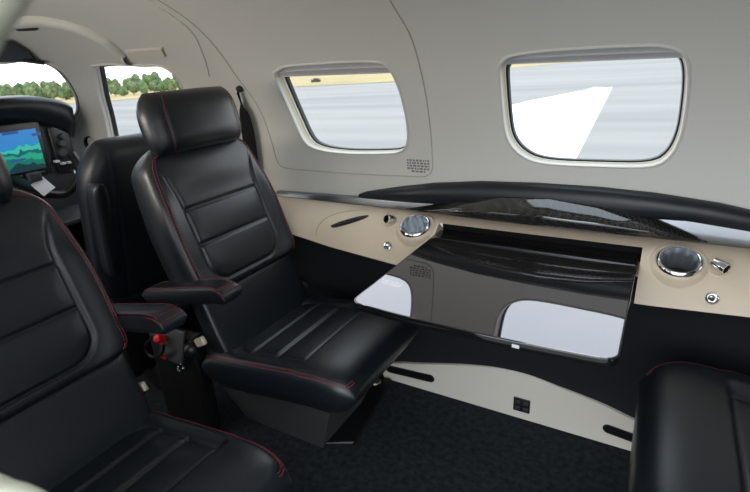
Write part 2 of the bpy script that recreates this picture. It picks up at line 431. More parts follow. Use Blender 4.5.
# kick panel along the floor (baseboard)
bb = thing('baseboard_right', kind='structure', loc=(-.2, 1.19, 0))
kick = spline([(-.688, .003), (-.692, .03), (-.675, .056), (-.634, .074), (-.56, .092), (-.497, .110), (-.40, .135), (-.315, .150), (-.232, .152), (-.152, .139), (-.052, .122), (.025, .100), (.12, .075), (.25, .05), (.42, .03), (.5, .003)], 5, False)
YK = 1.176
obj('kick_board', prism(kick, lambda p, d: A(p[0], d + .02 * (p[1] < -1) , p[1]), 1.2, YK, .002), m_cream, bb, sharp=30)
def stadium(x0, z0, x1, z1, r, n=10):
    d = A(x1 - x0, z1 - z0); L = math.atan2(d[1], d[0])
    return [A(x1, z1) + r * A(math.cos(a), math.sin(a)) for a in np.linspace(L - PI / 2, L + PI / 2, n)] + [A(x0, z0) + r * A(math.cos(a), math.sin(a)) for a in np.linspace(L + PI / 2, L + 1.5 * PI, n)]
for s in ((-.665, .044, -.523, .052, .0135), (-.024, .052, .14, .034, .0135)):
    o = obj('slot', prism(stadium(*s), lambda p, d: A(p[0], d, p[1]), YK + .004, YK - .0012, .0008), m_black, bb)
    o['label'] = 'black recessed slot'
    obj('slot_lining', prism(stadium(s[0], s[1], s[2], s[3], s[4] * .72), lambda p, d: A(p[0], d, p[1]), YK + .002, YK - .0016), m_void, o)
vt = obj('outlet', rbox((-.2455, YK - .001, .050), (.046, .005, .044), .002), m_black, bb, label='square black power outlet')
for dx, dz in ((-.011, .010), (.011, .010), (-.011, -.010), (.011, -.010)):
    obj('outlet_socket', rbox((-.2455 + dx, YK - .004, .050 + dz), (.014, .003, .011), .001), m_panelgrey, vt)

# ------------------------------------------------------------------ right hand side panel: ledge, bolster, strip, lid, cup holders
sp = thing('side_panel', 'long beige leather side ledge with cup holders below the right windows', 'side panel', (-.2, 1.15, .47))
def PN(x, t):
    zb = interp(x, ZB); p0 = A(1.197, .580); p1 = A(1.098, .577); p2 = A(1.062, zb)
    q = (1 - t) ** 2 * p0 + 2 * t * (1 - t) * p1 + t * t * p2; return A(x, q[0], q[1])
def PNn(x, t):
    u = PN(x + .001, t) - PN(x - .001, t); v = PN(x, min(1, t + .001)) - PN(x, max(0, t - .001)); n = np.cross(v, u); n /= np.linalg.norm(n)
    return n if n[1] < 0 else -n
def pt(px, py):
    """(x, t) of the ledge point seen at a pixel"""
    d = ray(px, py); best = None
    for t in np.linspace(0, 1, 400):
        x = -.3
        for _ in range(4):
            q = PN(x, t); k = q[1] / d[1]; x = d[0] * k
        e = abs(EYE[2] + d[2] * k - PN(x, t)[2])
        if best is None or e < best[0]: best = (e, x, t)
    return best[1], best[2]
TX0, TX1 = -.478, -.008
cups = [pt(415.5, 226.5), pt(679, 262)]
holes = []
for cx, ct in cups:
    holes.append(((cx - .066, cx + .066, .12, .92), [(cx + .047 * math.cos(a), ct + .36 * .62 * math.sin(a)) for a in np.linspace(0, 2 * PI, 48, endpoint=False)]))
xl = lines(-1.25, 1.35, .022, [TX0, TX1] + [c[0] + s * .066 for c in cups for s in (-1, 1)])
tl = lines(0, 1, .05, [.12, .92, .30])
(Vp, Fp), _ = holed(xl, tl, holes, PN)
Fk = []
for f in Fp:
    c = sum(Vp[i] for i in f) / len(f)
    if TX0 < c[0] < TX1 and c[1] < PN(c[0], .30)[1] - 1e-4: continue
    Fk.append(f)
obj('ledge', (Vp, Fk), m_beige, sp, sharp=0)
# notch the table folds out of
nr = []
for x, sg in ((TX0, 1), (TX1, -1)):
    nr.append(grid([[PN(x, t), PN(x, t) + A(0, .045, -.035)] for t in np.linspace(.30, 1, 16)]))
for q_ in nr: obj('notch_side', q_, m_beige, sp)
obj('notch_lining', grid([[PN(x, .30), PN(x, .30) + A(0, .022, -.002), A(x, 1.175, .50), A(x, 1.15, .44)] for x in np.linspace(TX0, TX1, 12)]), m_void, sp, label='black slot behind the table')
# trim strip
ZS = [(-1.9, .598), (-1.06, .594), (-.73, .603), (-.6, .607), (-.3, .617), (.07, .629), (.18, .619), (.6, .61), (1.35, .60)]
P = []
for x in np.linspace(-1.058, 1.3, 120):
    z0, z1 = .577, interp(x, ZS)
    P.append([A(x, 1.2, z0 - .002), A(x, 1.188, z0 - .001), A(x, 1.1835, z0 + .004), A(x, 1.185, (z0 + z1) / 2), A(x, 1.188, z1 - .003), A(x, 1.2, z1)])
V, Fs = grid(P); Fs.append(tuple(range(6)))
obj('trim_strip', (V, Fs), m_strip, sp, sharp=50)
# black bolster
ZA = [(-.75, .610), (-.727, .619), (-.62, .642), (-.514, .661), (-.387, .675), (-.25, .681), (-.11, .682), (0, .678), (.117, .667), (.2, .652), (.4, .62), (.55, .612)]
P = []
for x in np.linspace(-.75, .55, 100):
    z0, z1 = interp(x, ZS) - .006, max(interp(x, ZA), interp(x, ZS) + .002); h = z1 - z0; w = .028 * min(1, h / .05)
    P.append([A(x, 1.2 - w * math.sin(a) ** .7 - .003, z0 + h * (1 - math.cos(a)) / 2) for a in np.linspace(0, PI, 14)])
obj('bolster', grid(P), m_leather2, sp, sharp=0, label='black padded bolster')
# carbon lid
LT = [(-.60, .583), (-.57, .590), (-.52, .602), (-.43, .631), (-.332, .651), (-.214, .657), (-.105, .648), (-.003, .626), (.06, .603), (.10, .586), (.115, .580)]
P = []
for x in np.linspace(-.60, .115, 90):
    e = (x + .2425) / .3575; k = max(0.02, 1 - abs(e) ** 2.6)
    zt = interp(x, LT); zb = .581 + .013 * k; yb = 1.187 - .052 * k; ym = 1.187 - .060 * k
    P.append([A(x, q[0], q[1]) for q in spline([(1.196, zt - .004), (1.186, zt), (1.186 - .022 * k, zt - .007 * k), (ym, zb + (zt - zb) * .45), (yb, zb + .004), (yb + .006, zb - .001), (1.196, zb - .002)], 4, False)])
V, Fs = grid(P)
obj('armrest_lid', (V, Fs), m_carbon, sp, sharp=0, label='glossy carbon fibre armrest lid')
# pinstripe edge of the lid
obj('lid_edge', tube([A(x, 1.184 - .002, interp(x, LT) + .0015) for x in np.linspace(-.5, .09, 60)], .0012, 5), m_black, sp)

def cup(cx, ct, lab):
    c = PN(cx, ct) + PNn(cx, ct) * .010
    ax = A(0, -math.sin(math.radians(25)), math.cos(math.radians(25)))
    s = A(1, 0, 0); q = np.cross(ax, s)
    h = thing('cup_holder', parent=sp, loc=c); h['label'] = lab
    obj('rim', lathe([(.0335, -.010), (.0345, -.002), (.0355, .0008), (.037, .0012), (.0405, -.0008), (.0432, -.0055), (.0435, -.010)], c, ax, 56), m_chrome, h, label='polished chrome rim')
    P = []
    for a in np.linspace(0, 2 * PI, 144, endpoint=False):
        k = 1 - .03 - .03 * math.cos(11 * a); P.append([c + ax * h_ + r * (k if j else 1) * (math.cos(a) * s + math.sin(a) * q) for j, (r, h_) in enumerate([(.0348, -.0015), (.0345, -.006), (.034, -.02), (.0335, -.058), (.031, -.062), (.0005, -.063)])])
    obj('cup', grid(P, True), m_steel, h, label='brushed steel cup')
    # beige boss that carries the cup
    P = []
    for a in np.linspace(0, 2 * PI, 56, endpoint=False):
        top = c + .0428 * (math.cos(a) * s + math.sin(a) * q) - ax * .0065
        tt = min(.98, max(.02, ct - math.sin(a) * .34)); bx = cx + .056 * math.cos(a); b = PN(bx, tt) - PNn(bx, tt) * .002
        P.append([top * (1 - k) + b * k + PNn(bx, tt) * .006 * math.sin(PI * k) * (1 - k) for k in np.linspace(0, 1, 8)])
    obj('cup_boss', grid(P, True), m_beige, h, sharp=0)
cup(*cups[0], 'cup holder at the left end of the table'); cup(*cups[1], 'cup holder right of the table')

def fitting(px, py, ax, lab):
    x, t = pt(px, py); c = PN(x, t); n = PNn(x, t); h = thing('air_nozzle', parent=sp, loc=c); h['label'] = lab
    obj('socket', lathe([(.021, -.002), (.019, .0015), (.015, .001), (.012, -.004)], c, n, 32), m_beige, h)
    ax = A(*ax); ax /= np.linalg.norm(ax); c = c + n * .009
    obj('barrel', lathe([(.0005, -.014), (.0105, -.012), (.0120, .0), (.0120, .012), (.0112, .0145), (.009, .0150), (.0085, .013)], c, ax, 32), m_chrome, h)
    obj('mouth', lathe([(.0088, .0142), (.007, .006), (.0003, .005)], c, ax, 24), m_void, h)
fitting(391, 221.5, (-.35, -.85, .3), 'chrome air nozzle beside the left cup holder')
fitting(719, 268, (.75, -.62, -.18), 'chrome air nozzle right of the right cup holder')
for px, py, lab in ((388, 246.5, 'small round chrome latch button left of the table'), (712, 298.5, 'small round chrome latch button right of the table')):
    x, t = pt(px, py); c = PN(x, t); n = PNn(x, t)
    b = obj('latch_button', lathe([(.0125, -.002), (.0125, .002), (.011, .0042), (.009, .0035), (.0075, .001), (.006, .0015), (.004, .004), (.0003, .0062)], c, n, 32), m_chrome, sp, label=lab)
    obj('button_slot', xf(rbox((0, 0, 0), (.008, .0022, .003), .0005), Matrix.Translation(c + n * .006) @ Matrix(((1, 0, 0), tuple(np.cross(n, A(1, 0, 0))), tuple(n))).transposed().to_4x4()), m_black, b)
# leaf shaped control grille
x0, t0 = pt(330, 226.5); x1, t1 = pt(368.5, 217.5)
leaf = [A(-1, -.05), A(-.86, .35), A(-.4, .75), A(.1, .95), A(.6, 1.0), A(.95, .8), A(1, .45), A(.8, -.25), A(.3, -.7), A(-.3, -.85), A(-.8, -.7)]
def leafp(p, d):
    u = (p[0] + 1) / 2; x = x0 + (x1 - x0) * u; t = t0 + (t1 - t0) * u; b = PN(x, t); n = PNn(x, t)
    v = np.cross(n, A(1, 0, 0)); v = v if v[2] > 0 else -v
    return b + v * p[1] * .011 + n * d
g = obj('switch_grille', prism(spline(leaf, 5), leafp, -.002, .0025, .06), m_black, sp, label='black leaf-shaped switch grille')
for u in (-.55, -.2, .15, .5):
    obj('switch', rbox(leafp(A(u, .05 + .1 * u), .003), (.011, .004, .004), .001), m_panelgrey, g)
# embossed contour on the ledge behind the front seat
pts = [pt(316, 236), pt(318, 227), pt(328, 217), pt(350, 211), pt(385, 208.5)]
obj('ledge_seam', tube([PN(*p) + PNn(*p) * .0002 for p in spline(pts, 8, False)], .0011, 6), mat('beige seam', (.44, .36, .27), .7), sp)

# placard on the wall under the small window
pl = thing('placard', 'small grey printed notice on the wall under the small window corner', 'placard', S(*hit(418, 165)))
pa = [hit(406.5, 158.5), hit(430, 158.5), hit(430, 172), hit(406.5, 172)]
random.seed(3)
for r in range(5):
    f = (r + .5) / 5; x = .02
    rowV = []
    end = .97 if r < 4 else .8
    if r == 4: x = .2
    while x < end:
        w = random.uniform(.05, .16); q = []
        for xx, ff in ((x, f - .07), (min(x + w, end), f - .07), (min(x + w, end), f + .07), (x, f + .07)):
            a = pa[0][0] + (pa[1][0] - pa[0][0]) * xx; th = pa[0][1] + (pa[3][1] - pa[0][1]) * ff; q.append(S(a, th, -.0006))
        rowV.append((q, [(0, 1, 2, 3)])); x += w + .035
    obj('text_line', merge(*rowV), m_print, pl)

# ------------------------------------------------------------------ folding table
tb = thing('folding_table', 'glossy black folding table pulled out from the side ledge', 'table', (-.243, .95, .548))
def rrect(x0, x1, y0, y1, r0, r1, n=8):
    o = []; front = [A(x, y0) for x in np.linspace(x0 + r0, x1 - r0, 24)[1:-1]]
    for cx, cy, a0, r in ((x1 - r1, y1 - r1, 0, r1), (x0 + r1, y1 - r1, PI / 2, r1), (x0 + r0, y0 + r0, PI, r0), (x1 - r0, y0 + r0, 1.5 * PI, r0)):
        o += ([A(cx + r * math.cos(a), cy + r * math.sin(a)) for a in np.linspace(a0, a0 + PI / 2, n)])
        if a0 == PI: o += front
    return o
TZ = .548
oo = rrect(-.478, -.013, .703, 1.152, .022, .003)
inn = rrect(-.4755, -.0155, .7055, 1.150, .020, .002)
bow = lambda p: A(p[0], p[1] - .011 * max(0, 1 - ((p[0] + .2455) / .232) ** 2)) if p[1] < .76 else p
oo = [bow(p) for p in oo]; inn = [bow(p) for p in inn]
obj('tabletop', prism(inn, lambda p, d: A(p[0], p[1], d), TZ - .012, TZ, .0012), m_table, tb, label='mirror-glossy carbon tabletop')
P = []
for p, q in zip(oo, inn):
    P.append([A(*q, TZ - .0006), A(*(p * .7 + q * .3), TZ - .0008), A(*p, TZ - .003), A(*p, TZ - .011), A(*(p * .6 + q * .4), TZ - .0145), A(*q, TZ - .015)])
obj('edge_band', grid(P, True), mat('gloss black edge', (.006, .006, .007), .08, ior=1.7), tb, label='gloss black rounded edge')
obj('underside', prism(inn, lambda p, d: A(p[0], p[1], d), TZ - .0125, TZ - .0148), m_black, tb)
obj('latch', rbox((-.160, .6915, TZ - .007), (.012, .003, .006), .001), m_white, tb, label='small white latch on the front edge')
for x in (-.43, -.055):
    obj('hinge', rbox((x, 1.140, TZ - .022), (.030, .045, .014), .002), m_black, tb)
obj('track_roller', tube([(-.010, 1.12, TZ - .006), (-.010, 1.05, TZ - .006)], .003, 8), m_worn, tb)

# ------------------------------------------------------------------ seats
def pad(O, U, Vv, N, w, s0, s1, Tf, Tb, disp=None, wf=None, nu=110, nv=120, ex=7, end0=1., end1=1., curve=None, mm=2.2, under=0):
    """upholstered cushion: closed rounded slab. O origin, U across, Vv along, N front normal"""
    O, U, Vv, N = A(*O), A(*U), A(*Vv), A(*N)
    us = np.linspace(-1, 1, nu + 1); us = .45 * us + .55 * np.sin(us * PI / 2)
    vs = np.linspace(-1, 1, nv + 1); vs = .45 * vs + .55 * np.sin(vs * PI / 2)
    def prof(u, v): return max(0., 1 - abs(u) ** ex) ** (1 / mm) * max(0., 1 - abs(v) ** (ex * 1.6)) ** (1 / mm)
    def pos(u, v, side):
        s = s0 + (s1 - s0) * (v + 1) / 2; k = wf(v) if wf else 1
        k *= (1 - .0 * abs(v)); y = u * w * k
        p = prof(u, v); d = 0
        if side < 0 and under: s -= under * p * max(0, v) ** 3
        if disp is not None and side > 0: d = disp(y, s) * min(1, p * 1.3)
        c = curve(y, s) if curve else 0
        return O + U * y + Vv * s + N * (c + (Tf * p + d if side > 0 else -Tb * p))
    rows = []
    Vt = []; Fs = []; n1, n2 = len(us), len(vs); ids = {}
    for side in (1, -1):
        for i, u in enumerate(us):
            for j, v in enumerate(vs):
                b = i in (0, n1 - 1) or j in (0, n2 - 1)
                if b and side < 0: ids[(side, i, j)] = ids[(1, i, j)]; continue
                ids[(side, i, j)] = len(Vt); Vt.append(pos(u, v, side))
        for i in range(n1 - 1):
            for j in range(n2 - 1):
                q = (ids[(side, i, j)], ids[(side, i + 1, j)], ids[(side, i + 1, j + 1)], ids[(side, i, j + 1)])
                Fs.append(q if side > 0 else q[::-1])
    return (Vt, Fs), pos
def stitch(pts, r=.0011, dash=.0055, gap=.0022):
    P = [A(*p) for p in pts]; out = []; acc = 0; cur = [P[0]]; on = True
    for a, b in zip(P, P[1:]):
        L = np.linalg.norm(b - a); pos = 0
        while L - pos > 1e-9:
            lim = (dash if on else gap) - acc; st = min(lim, L - pos); pos += st; acc += st; q = a + (b - a) * pos / L
            if on: cur.append(q)
            if acc >= (dash if on else gap) - 1e-9:
                if on and len(cur) > 1: out.append(tube(cur, r, 5))
                on = not on; acc = 0; cur = [q]
    if on and len(cur) > 1 and acc > .001: out.append(tube(cur, r, 5))
    return merge(*out)
def gro(d, depth, sig): return -depth * np.exp(-(d / sig) ** 2)

def make_seat(side, label, armrest=True, arm_dz=0., arm_y=-.19, arm_dx=0., cw=.187, nose=.14, nex=7, hr_dy=0.):
    """local frame: +x is where the sitter faces, side=-1/+1 which lateral side faces the aisle"""
    t = thing('cabin_seat', label, 'seat')
    U = A(0, 1, 0) * -side; n_ = A(.938, 0, .347); up = A(-.347, 0, .938)     # u<0 is the aisle side
    O = A(-.236, 0, .442)
    # --- backrest
    def bd(y, s):
        y0 = y
        hw = .122
        if s < .20:
            qx, qy = abs(y0) - (hw - .055), (.043 + .055) - s
            d = math.hypot(max(qx, 0), max(qy, 0)) + min(max(qx, qy), 0) - .055
        else: d = abs(y0) - hw - 1.1 * max(0, s - .245) ** 1.6
        r = 0
        if s < .335: r += gro(d, .0065 * (1 - sstep((s - .29) / .045)), .0038)
        r += .015 * sstep(d / .06) * (1 - .75 * sstep((s - .22) / .12))
        if d < 0:
            for g in (.231, .142): r += gro(s - g, .0065, .0036) * (1 - sstep((d + .006) / .006))
            for lo, hi in ((.045, .142), (.142, .231)):
                if lo < s < hi: r += .003 * math.sin(PI * (s - lo) / (hi - lo)) * sstep(-d / .03)
        r += .008 * sstep((s - .25) / .06) * (1 - sstep((s - .33) / .05)) * (1 - (y / .19) ** 2)
        return r
    def wb(v):
        k = .5 * (v + 1)
        W = .192 - .006 * abs(k - .35) - .060 * max(0, k - .45) ** 1.4
        top = max(0, (k - .80) / .20); W -= .055 * top ** 2.6
        bot = max(0, (.10 - k) / .10); W -= .022 * bot ** 2
        return W / .192
    vf, pb = pad(O, U, up, n_, .187, .018, .395, .028, .095, bd, wb, nu=120, nv=130, ex=9)
    obj('backrest', vf, m_leather, t, sharp=0)
    def edge(u, vs, off=.0008): return [pb(u, v, 1) + (pb(u, v, 1) - pb(u, v, -1)) / np.linalg.norm(pb(u, v, 1) - pb(u, v, -1)) * off for v in vs]
    vs = np.linspace(-.93, .80, 90)
    arc = lambda u: edge(u, vs) + [pb(u * math.cos(a), .80 + .14 * math.sin(a), 1) + n_ * .0008 for a in np.linspace(0, PI / 2, 24)[1:]]
    for sg in (-1, 1):
        obj('stitching', merge(stitch(arc(sg * .925)), stitch(arc(sg * .893), .0008)), m_stitch, t, label='red double stitching')
    # --- lower back panel
    vf, pl_ = pad(O, U, up, n_, .170, -.165, .024, .014, .07, None, lambda v: 1 - .05 * max(0, -v) ** 2, nu=40, nv=40, ex=10)
    obj('lower_back', vf, m_leather, t, sharp=0)
    # --- headrest
    hO = A(-.345, side * (.006 + hr_dy), .862); ht = math.radians(12); hn = A(math.cos(ht), 0, math.sin(ht)); hu = A(-math.sin(ht), 0, math.cos(ht))
    vf, ph = pad(hO, U, hu, hn, .140, -.071, .069, .052, .062, lambda y, s: gro(abs(y) - .105, .0025, .0035), lambda v: 1 - .17 * max(0, v) ** 2.4 - .09 * max(0, -v) ** 3, nu=80, nv=70, ex=3.0, mm=2.0)
    h = obj('headrest', vf, m_leather, t, sharp=0)
    for sg in (-1, 1):
        obj('headrest_stitching', stitch([ph(sg * .74, v, 1) + hn * .0006 for v in np.linspace(-.9, .9, 50)], .0008), m_stitch, h, label='red stitching')
    for y in (-.06, .06):
        obj('headrest_post', tube([hO + hu * -.05 + A(-.01, y, 0), hO + hu * -.16 + A(-.01, y, 0)], .006, 10), m_black, h)
    # --- seat cushion
    cO = A(0, 0, .318); tl_ = math.atan(.13); cx_ = A(math.cos(tl_), 0, math.sin(tl_)); cn = A(-math.sin(tl_), 0, math.cos(tl_))
    def cd(y, s):
        hw = .138; x0 = -.185; r0 = .05
        qx, qy = abs(y) - (hw - r0), (x0 + r0) - s
        d = math.hypot(max(qx, 0), max(qy, 0)) + min(max(qx, qy), 0) - r0
        r = 0; fr = 1 - sstep((s - .03) / .02)
        r += .011 * sstep(d / .04) * fr + .009 * (1 - fr) * (1 - .25 * (y / .18) ** 2)
        r += gro(d, .0045, .0045) * fr
        if d < .004:
            for g in (-.122, -.045, .038): r += gro(s - g, .0065, .0045)
            for lo, hi in ((-.122, -.045), (-.045, .038)):
                if lo < s < hi: r += .0022 * math.sin(PI * (s - lo) / (hi - lo)) * sstep(-d / .03)
        return r
    def cc(y, s): return -.030 * max(0, (s - .05) / .14) ** 2.2
    vf, pc = pad(cO, U, cx_, cn, cw, -.262, .176, .034, .080, cd, lambda v: 1 - nose * max(0, v) ** nex, nu=120, nv=140, ex=8, curve=cc, under=.04)
    obj('seat_cushion', vf, m_leather, t, sharp=0)
    for sg in (-1, 1):
        e = [pc(sg * .965, v, 1) for v in np.linspace(-.93, .90, 90)] + [pc(sg * (.965 - .10 * (1 - math.cos(a))), .90 + .06 * math.sin(a), 1) for a in np.linspace(0, PI / 2, 14)[1:]]
        e2 = [pc(sg * .94, v, 1) for v in np.linspace(-.93, .90, 90)] + [pc(sg * (.94 - .10 * (1 - math.cos(a))), .90 + .045 * math.sin(a), 1) for a in np.linspace(0, PI / 2, 14)[1:]]
        obj('cushion_stitching', merge(stitch([p + A(0, 0, .0008) for p in e]), stitch([p + A(0, 0, .0008) for p in e2], .0008)), m_stitch, t, label='red double stitching')
    # --- base
    y_ = lambda v: v * -side
    top = [(-.30, -.15), (.10, -.15), (.10, .16), (-.30, .16)]; bot = [(-.30, -.035), (-.028, -.035), (-.028, .16), (-.30, .16)]
    V = [A(x, y_(y), .262) for x, y in top] + [A(x, y_(y), .0) for x, y in bot]
    obj('seat_base', (V, [(0, 1, 2, 3), (7, 6, 5, 4), (0, 4, 5, 1), (1, 5, 6, 2), (2, 6, 7, 3), (3, 7, 4, 0)]), m_fabric, t, sharp=20)
    obj('seat_pan', rbox((-.06, 0, .252), (.32, .30, .022), .006), m_black, t)
    tr = obj('track_plate', prism([A(x, y_(y)) for x, y in ((-.03, -.035), (.045, .005), (.005, .30), (-.085, .27))], lambda p, d: A(p[0], p[1], d), .001, .016, .003), m_black, t, label='black floor track plate')
    obj('track_bolt', lathe([(.020, .0), (.018, .004), (.0003, .005)], (-.035, y_(.265), .016), (0, 0, 1), 16), m_worn, tr, label='worn metal bolt')
    # hip pivot and buckle
    if armrest:
        aO = A(-.225 + arm_dx, y_(arm_y), .503 + arm_dz); ta = math.atan(.215); ax = A(math.cos(ta), 0, math.sin(ta)); an = A(-math.sin(ta), 0, math.cos(ta))
        vf, pa_ = pad(aO, U, ax, an, .029, -.165, .126, .018, .027, None, lambda v: 1 - .08 * max(0, -v), nu=30, nv=60, ex=6, curve=lambda y, s: -.010 * max(0, (s - .075) / .05) ** 2)
        ar = obj('armrest', vf, m_leather, t, sharp=0)
        st = [pa_(-.8, v, 1) for v in np.linspace(-.9, .90, 40)] + [pa_(u, .90, 1) for u in np.linspace(-.8, .8, 12)[1:]] + [pa_(.8, v, 1) for v in np.linspace(.90, -.9, 40)[1:]]
        st2 = [pa_(-.93, v, 1) for v in np.linspace(.72, .97, 12)] + [pa_(u, .975, 1) for u in np.linspace(-.9, .9, 14)] + [pa_(.93, v, 1) for v in np.linspace(.97, .72, 12)]
        obj('armrest_stitching', merge(stitch([p + an * .0007 for p in st], .001), stitch([p + A(.0006, 0, .0006) for p in st2], .001)), m_stitch, ar, label='red stitching')
        obj('armrest_pivot', lathe([(.0003, -.02), (.024, -.02), (.026, -.016), (.026, .016), (.024, .02), (.0003, .02)], (-.315, y_(arm_y * .93), .45 + arm_dz), (0, 1, 0), 24), m_black, t)
    lv = obj('recline_lever', merge(lathe([(.0003, -.02), (.012, -.016), (.019, -.006), (.019, .006), (.012, .016), (.0003, .02)], (-.275, y_(-.192), .335), (0, 1, 0), 20), tube([(-.28, y_(-.17), .30), (-.275, y_(-.185), .335)], .010, 10)), m_black, t, label='black recline lever')
    obj('lever_tip', rot(rbox((-.242, y_(-.187), .362), (.034, .012, .022), .004), (-.242, y_(-.187), .362), ry=-.5), m_pale, lv, label='pale metal lever tip')
    return t
def place(t, loc, rz=0): t.location = loc; t.rotation_euler = (0, 0, rz)
s1 = make_seat(-1, 'black leather seat with red stitching between the folding table and the aisle, armrest down')
place(s1, (-.66, .867, 0))
s2 = make_seat(1, 'black leather seat nearest the viewer at lower left, its backrest cut by the photo edge', arm_dz=.030, arm_y=-.2, arm_dx=.0, hr_dy=-.036)
place(s2, (-.644, .315, 0)); s2.scale = (1, 1, .98)
s3 = make_seat(1, 'black leather seat facing the front at lower right, only its rounded cushion nose showing', armrest=False, cw=.238, nose=.30, nex=7)
place(s3, (.200, .797, .032), PI)

# seat in the cockpit, seen from behind
cs = thing('cabin_seat', 'black cockpit seat seen from behind with its armrest folded upright', 'seat', (-1.45, .945, 0))
un = A(.985, 0, -.17); uu = A(.17, 0, .985)
vf, pk = pad((-1.40, .945, .58), (0, 1, 0), uu, un, .19, -.30, .225, .050, .06, lambda y, s: gro(abs(y) - .115, .003, .004), lambda v: 1 - .34 * max(0, (v - .35) / .65) ** 2.4, nu=70, nv=70, ex=6)
obj('backrest', vf, m_leather2, cs, sharp=0)
obj('seat_cushion', pad((-1.62, .945, .30), (0, 1, 0), (1, 0, 0), (0, 0, 1), .19, -.22, .22, .05, .06, nu=40, nv=40)[0], m_leather2, cs, sharp=0)
obj('seat_base', rbox((-1.62, .945, .12), (.34, .28, .24), .01), m_black, cs)
aO = A(-1.305, .752, .585)
vf, _ = pad(aO, (1, 0, 0), (.09, 0, .996), (0, -1, 0), .024, -.155, .12, .022, .022, nu=24, nv=40, ex=5)
obj('armrest', vf, m_leather2, cs, sharp=0, label='folded upright armrest')

# seat belt hanging by the wall
p0 = hit(241, 88); ws_ = []
belt = thing('seat_belt', 'black shoulder belt hanging down the wall behind the right headrest', 'seat belt', S(*hit(250, 130), -.01))
L_ = [(239.5, 90), (242, 100), (241, 112), (243, 130), (246, 150), (249, 166), (251, 180)]
R_ = [(241.5, 90), (247, 103), (253, 112), (258, 130), (261, 150), (262.5, 166), (263, 180)]
P = []
for a, b in zip(spline(L_, 6, False), spline(R_, 6, False)):
    pa1, pb1 = S(*hit(*a), -.008), S(*hit(*b), -.022)
    P.append([pa1, (pa1 * .67 + pb1 * .33) + A(-.002, -.002, 0), (pa1 * .33 + pb1 * .67) + A(-.002, -.002, 0), pb1, pb1 + A(.0, .003, 0), pa1 + A(0, .003, 0), pa1])
obj('webbing', grid(P), m_belt, belt, sharp=60)
obj('anchor', lathe([(.0003, .006), (.009, .005), (.010, 0), (.010, -.008)], S(*hit(240.5, 88), -.006), (0, -1, -.2), 20), m_black, belt)

bk = thing('belt_buckle', 'small grey belt buckle hanging in the dark gap between front seat and wall', 'buckle', atY(304, 284, 1.10))
obj('tongue', rbox(atY(304, 284, 1.10), (.034, .008, .016), .003), m_seatgrey, bk)
obj('strap', tube([atY(300, 283, 1.11), atY(290, 276, 1.13)], .008, 8), m_belt, bk)
# red handled control box on the floor between the seats
cb = thing('control_box', 'black control box with a red knob and black loop cable between the two seats', 'control box', (-1.02, .66, 0))
bx = atY(166, 352, .70)
obj('housing', rot(rbox((-1.07, .735, .16), (.16, .05, .32), .012), (-1.07, .735, .16), rz=.1), m_black, cb)
obj('face_plate', rot(rbox((-1.05, .705, .30), (.09, .012, .09), .004), (-1.05, .705, .30), rx=-.3), m_panelgrey, cb, label='grey slanted face plate')
kn = atY(160, 338, .685)
obj('knob', merge(lathe([(.0003, .016), (.009, .014), (.012, .006), (.010, -.002), (.006, -.010), (.006, -.03)], kn, (.2, -.9, .4), 20), rbox(kn + A(.004, .002, -.014), (.018, .014, .008), .003)), m_red, cb, label='red knob')
obj('loop_cable', tube(spline([atY(x, y, .675) for x, y in ((152, 338), (146, 344), (147, 352), (154, 357), (162, 353), (164, 345))], 6, False), .004, 8), m_black, cb)
obj('red_tag', rbox(atY(163, 357, .68), (.022, .004, .009), .001), m_red, cb, label='red tag')
rg = atY(180, 368, .67)
obj('ring', lathe([(.006, 0), (.008, .003), (.011, .003), (.0125, 0), (.0115, -.004)], rg, (.1, -1, .3), 24), m_chrome, cb, label='chrome key ring')
# seat belt buckle end and loose strap on the floor
lp = thing('floor_strap', 'loose black strap lying on the floor beside the control box', 'strap', (-1.0, .66, 0))
sp_ = []
def floor_at(x, y, z): d = ray(x, y); return EYE + d * ((z - EYE[2]) / d[2])
path = [floor_at(x, y, .006) for x, y in ((140, 360), (152, 378), (168, 392), (190, 398), (212, 402))]
P = []
for p in spline(path, 6, False): P.append([p + A(0, -.012, 0), p + A(0, -.012, .003), p + A(0, .012, .003), p + A(0, .012, 0), p + A(0, -.012, 0)])
obj('webbing', grid(P), m_belt, lp, sharp=60)

# ------------------------------------------------------------------ cockpit
ip = thing('instrument_panel', 'dark cockpit instrument panel with a lit blue and green flight display', 'instrument panel', (-1.98, .57, .5))
XP = -1.94
def pp(x, y, X=XP): return atX(x, y, X)
V = [A(XP - .06, y, z) for y, z in ((0.0, .40), (1.05, .40), (1.065, .60), (1.04, .82), (0.0, .82))]
obj('panel_body', prism([(v[1], v[2]) for v in V], lambda p, d: A(d, p[0], p[1]), XP - .16, XP - .004, .006), m_panelgrey, ip)
P = []
for y in np.linspace(0.0, 1.085, 60):
    k = max(0, (y - .90) / .185); dz = -.035 * k ** 3.0 ; dx = .0
    P.append([A(XP - .30, y, .885 + dz), A(XP - .05, y, .918 + dz), A(XP + .03, y, .912 + dz), A(XP + .05, y, .895 + dz), A(XP + .045, y, .87 + dz - .03 * k), A(XP + .01, y, .845 + dz - .06 * k), A(XP - .05, y, .80)])
V, Fs = grid(P); n = 7; Fs.append(tuple((len(P) - 1) * n + i for i in range(n)))
obj('glareshield', (V, Fs), m_leather2, ip, sharp=0, label='black padded glareshield')
c1 = pp(0, 128); c2 = pp(45, 172)
ys, ye = .66, pp(43, 150)[1] - .012; zt, zb = pp(20, 130)[2], pp(20, 172)[2]
sc = obj('display_bezel', rbox((XP + .004, (ys + ye) / 2, (zt + zb) / 2), (.016, ye - ys + .04, zt - zb + .05), .006), m_black, ip)
so = obj('screen', rbox((XP + .0125, (ys + ye) / 2, (zt + zb) / 2), (.003, ye - ys, zt - zb), .0), m_screen, sc, label='lit blue and green flight display')
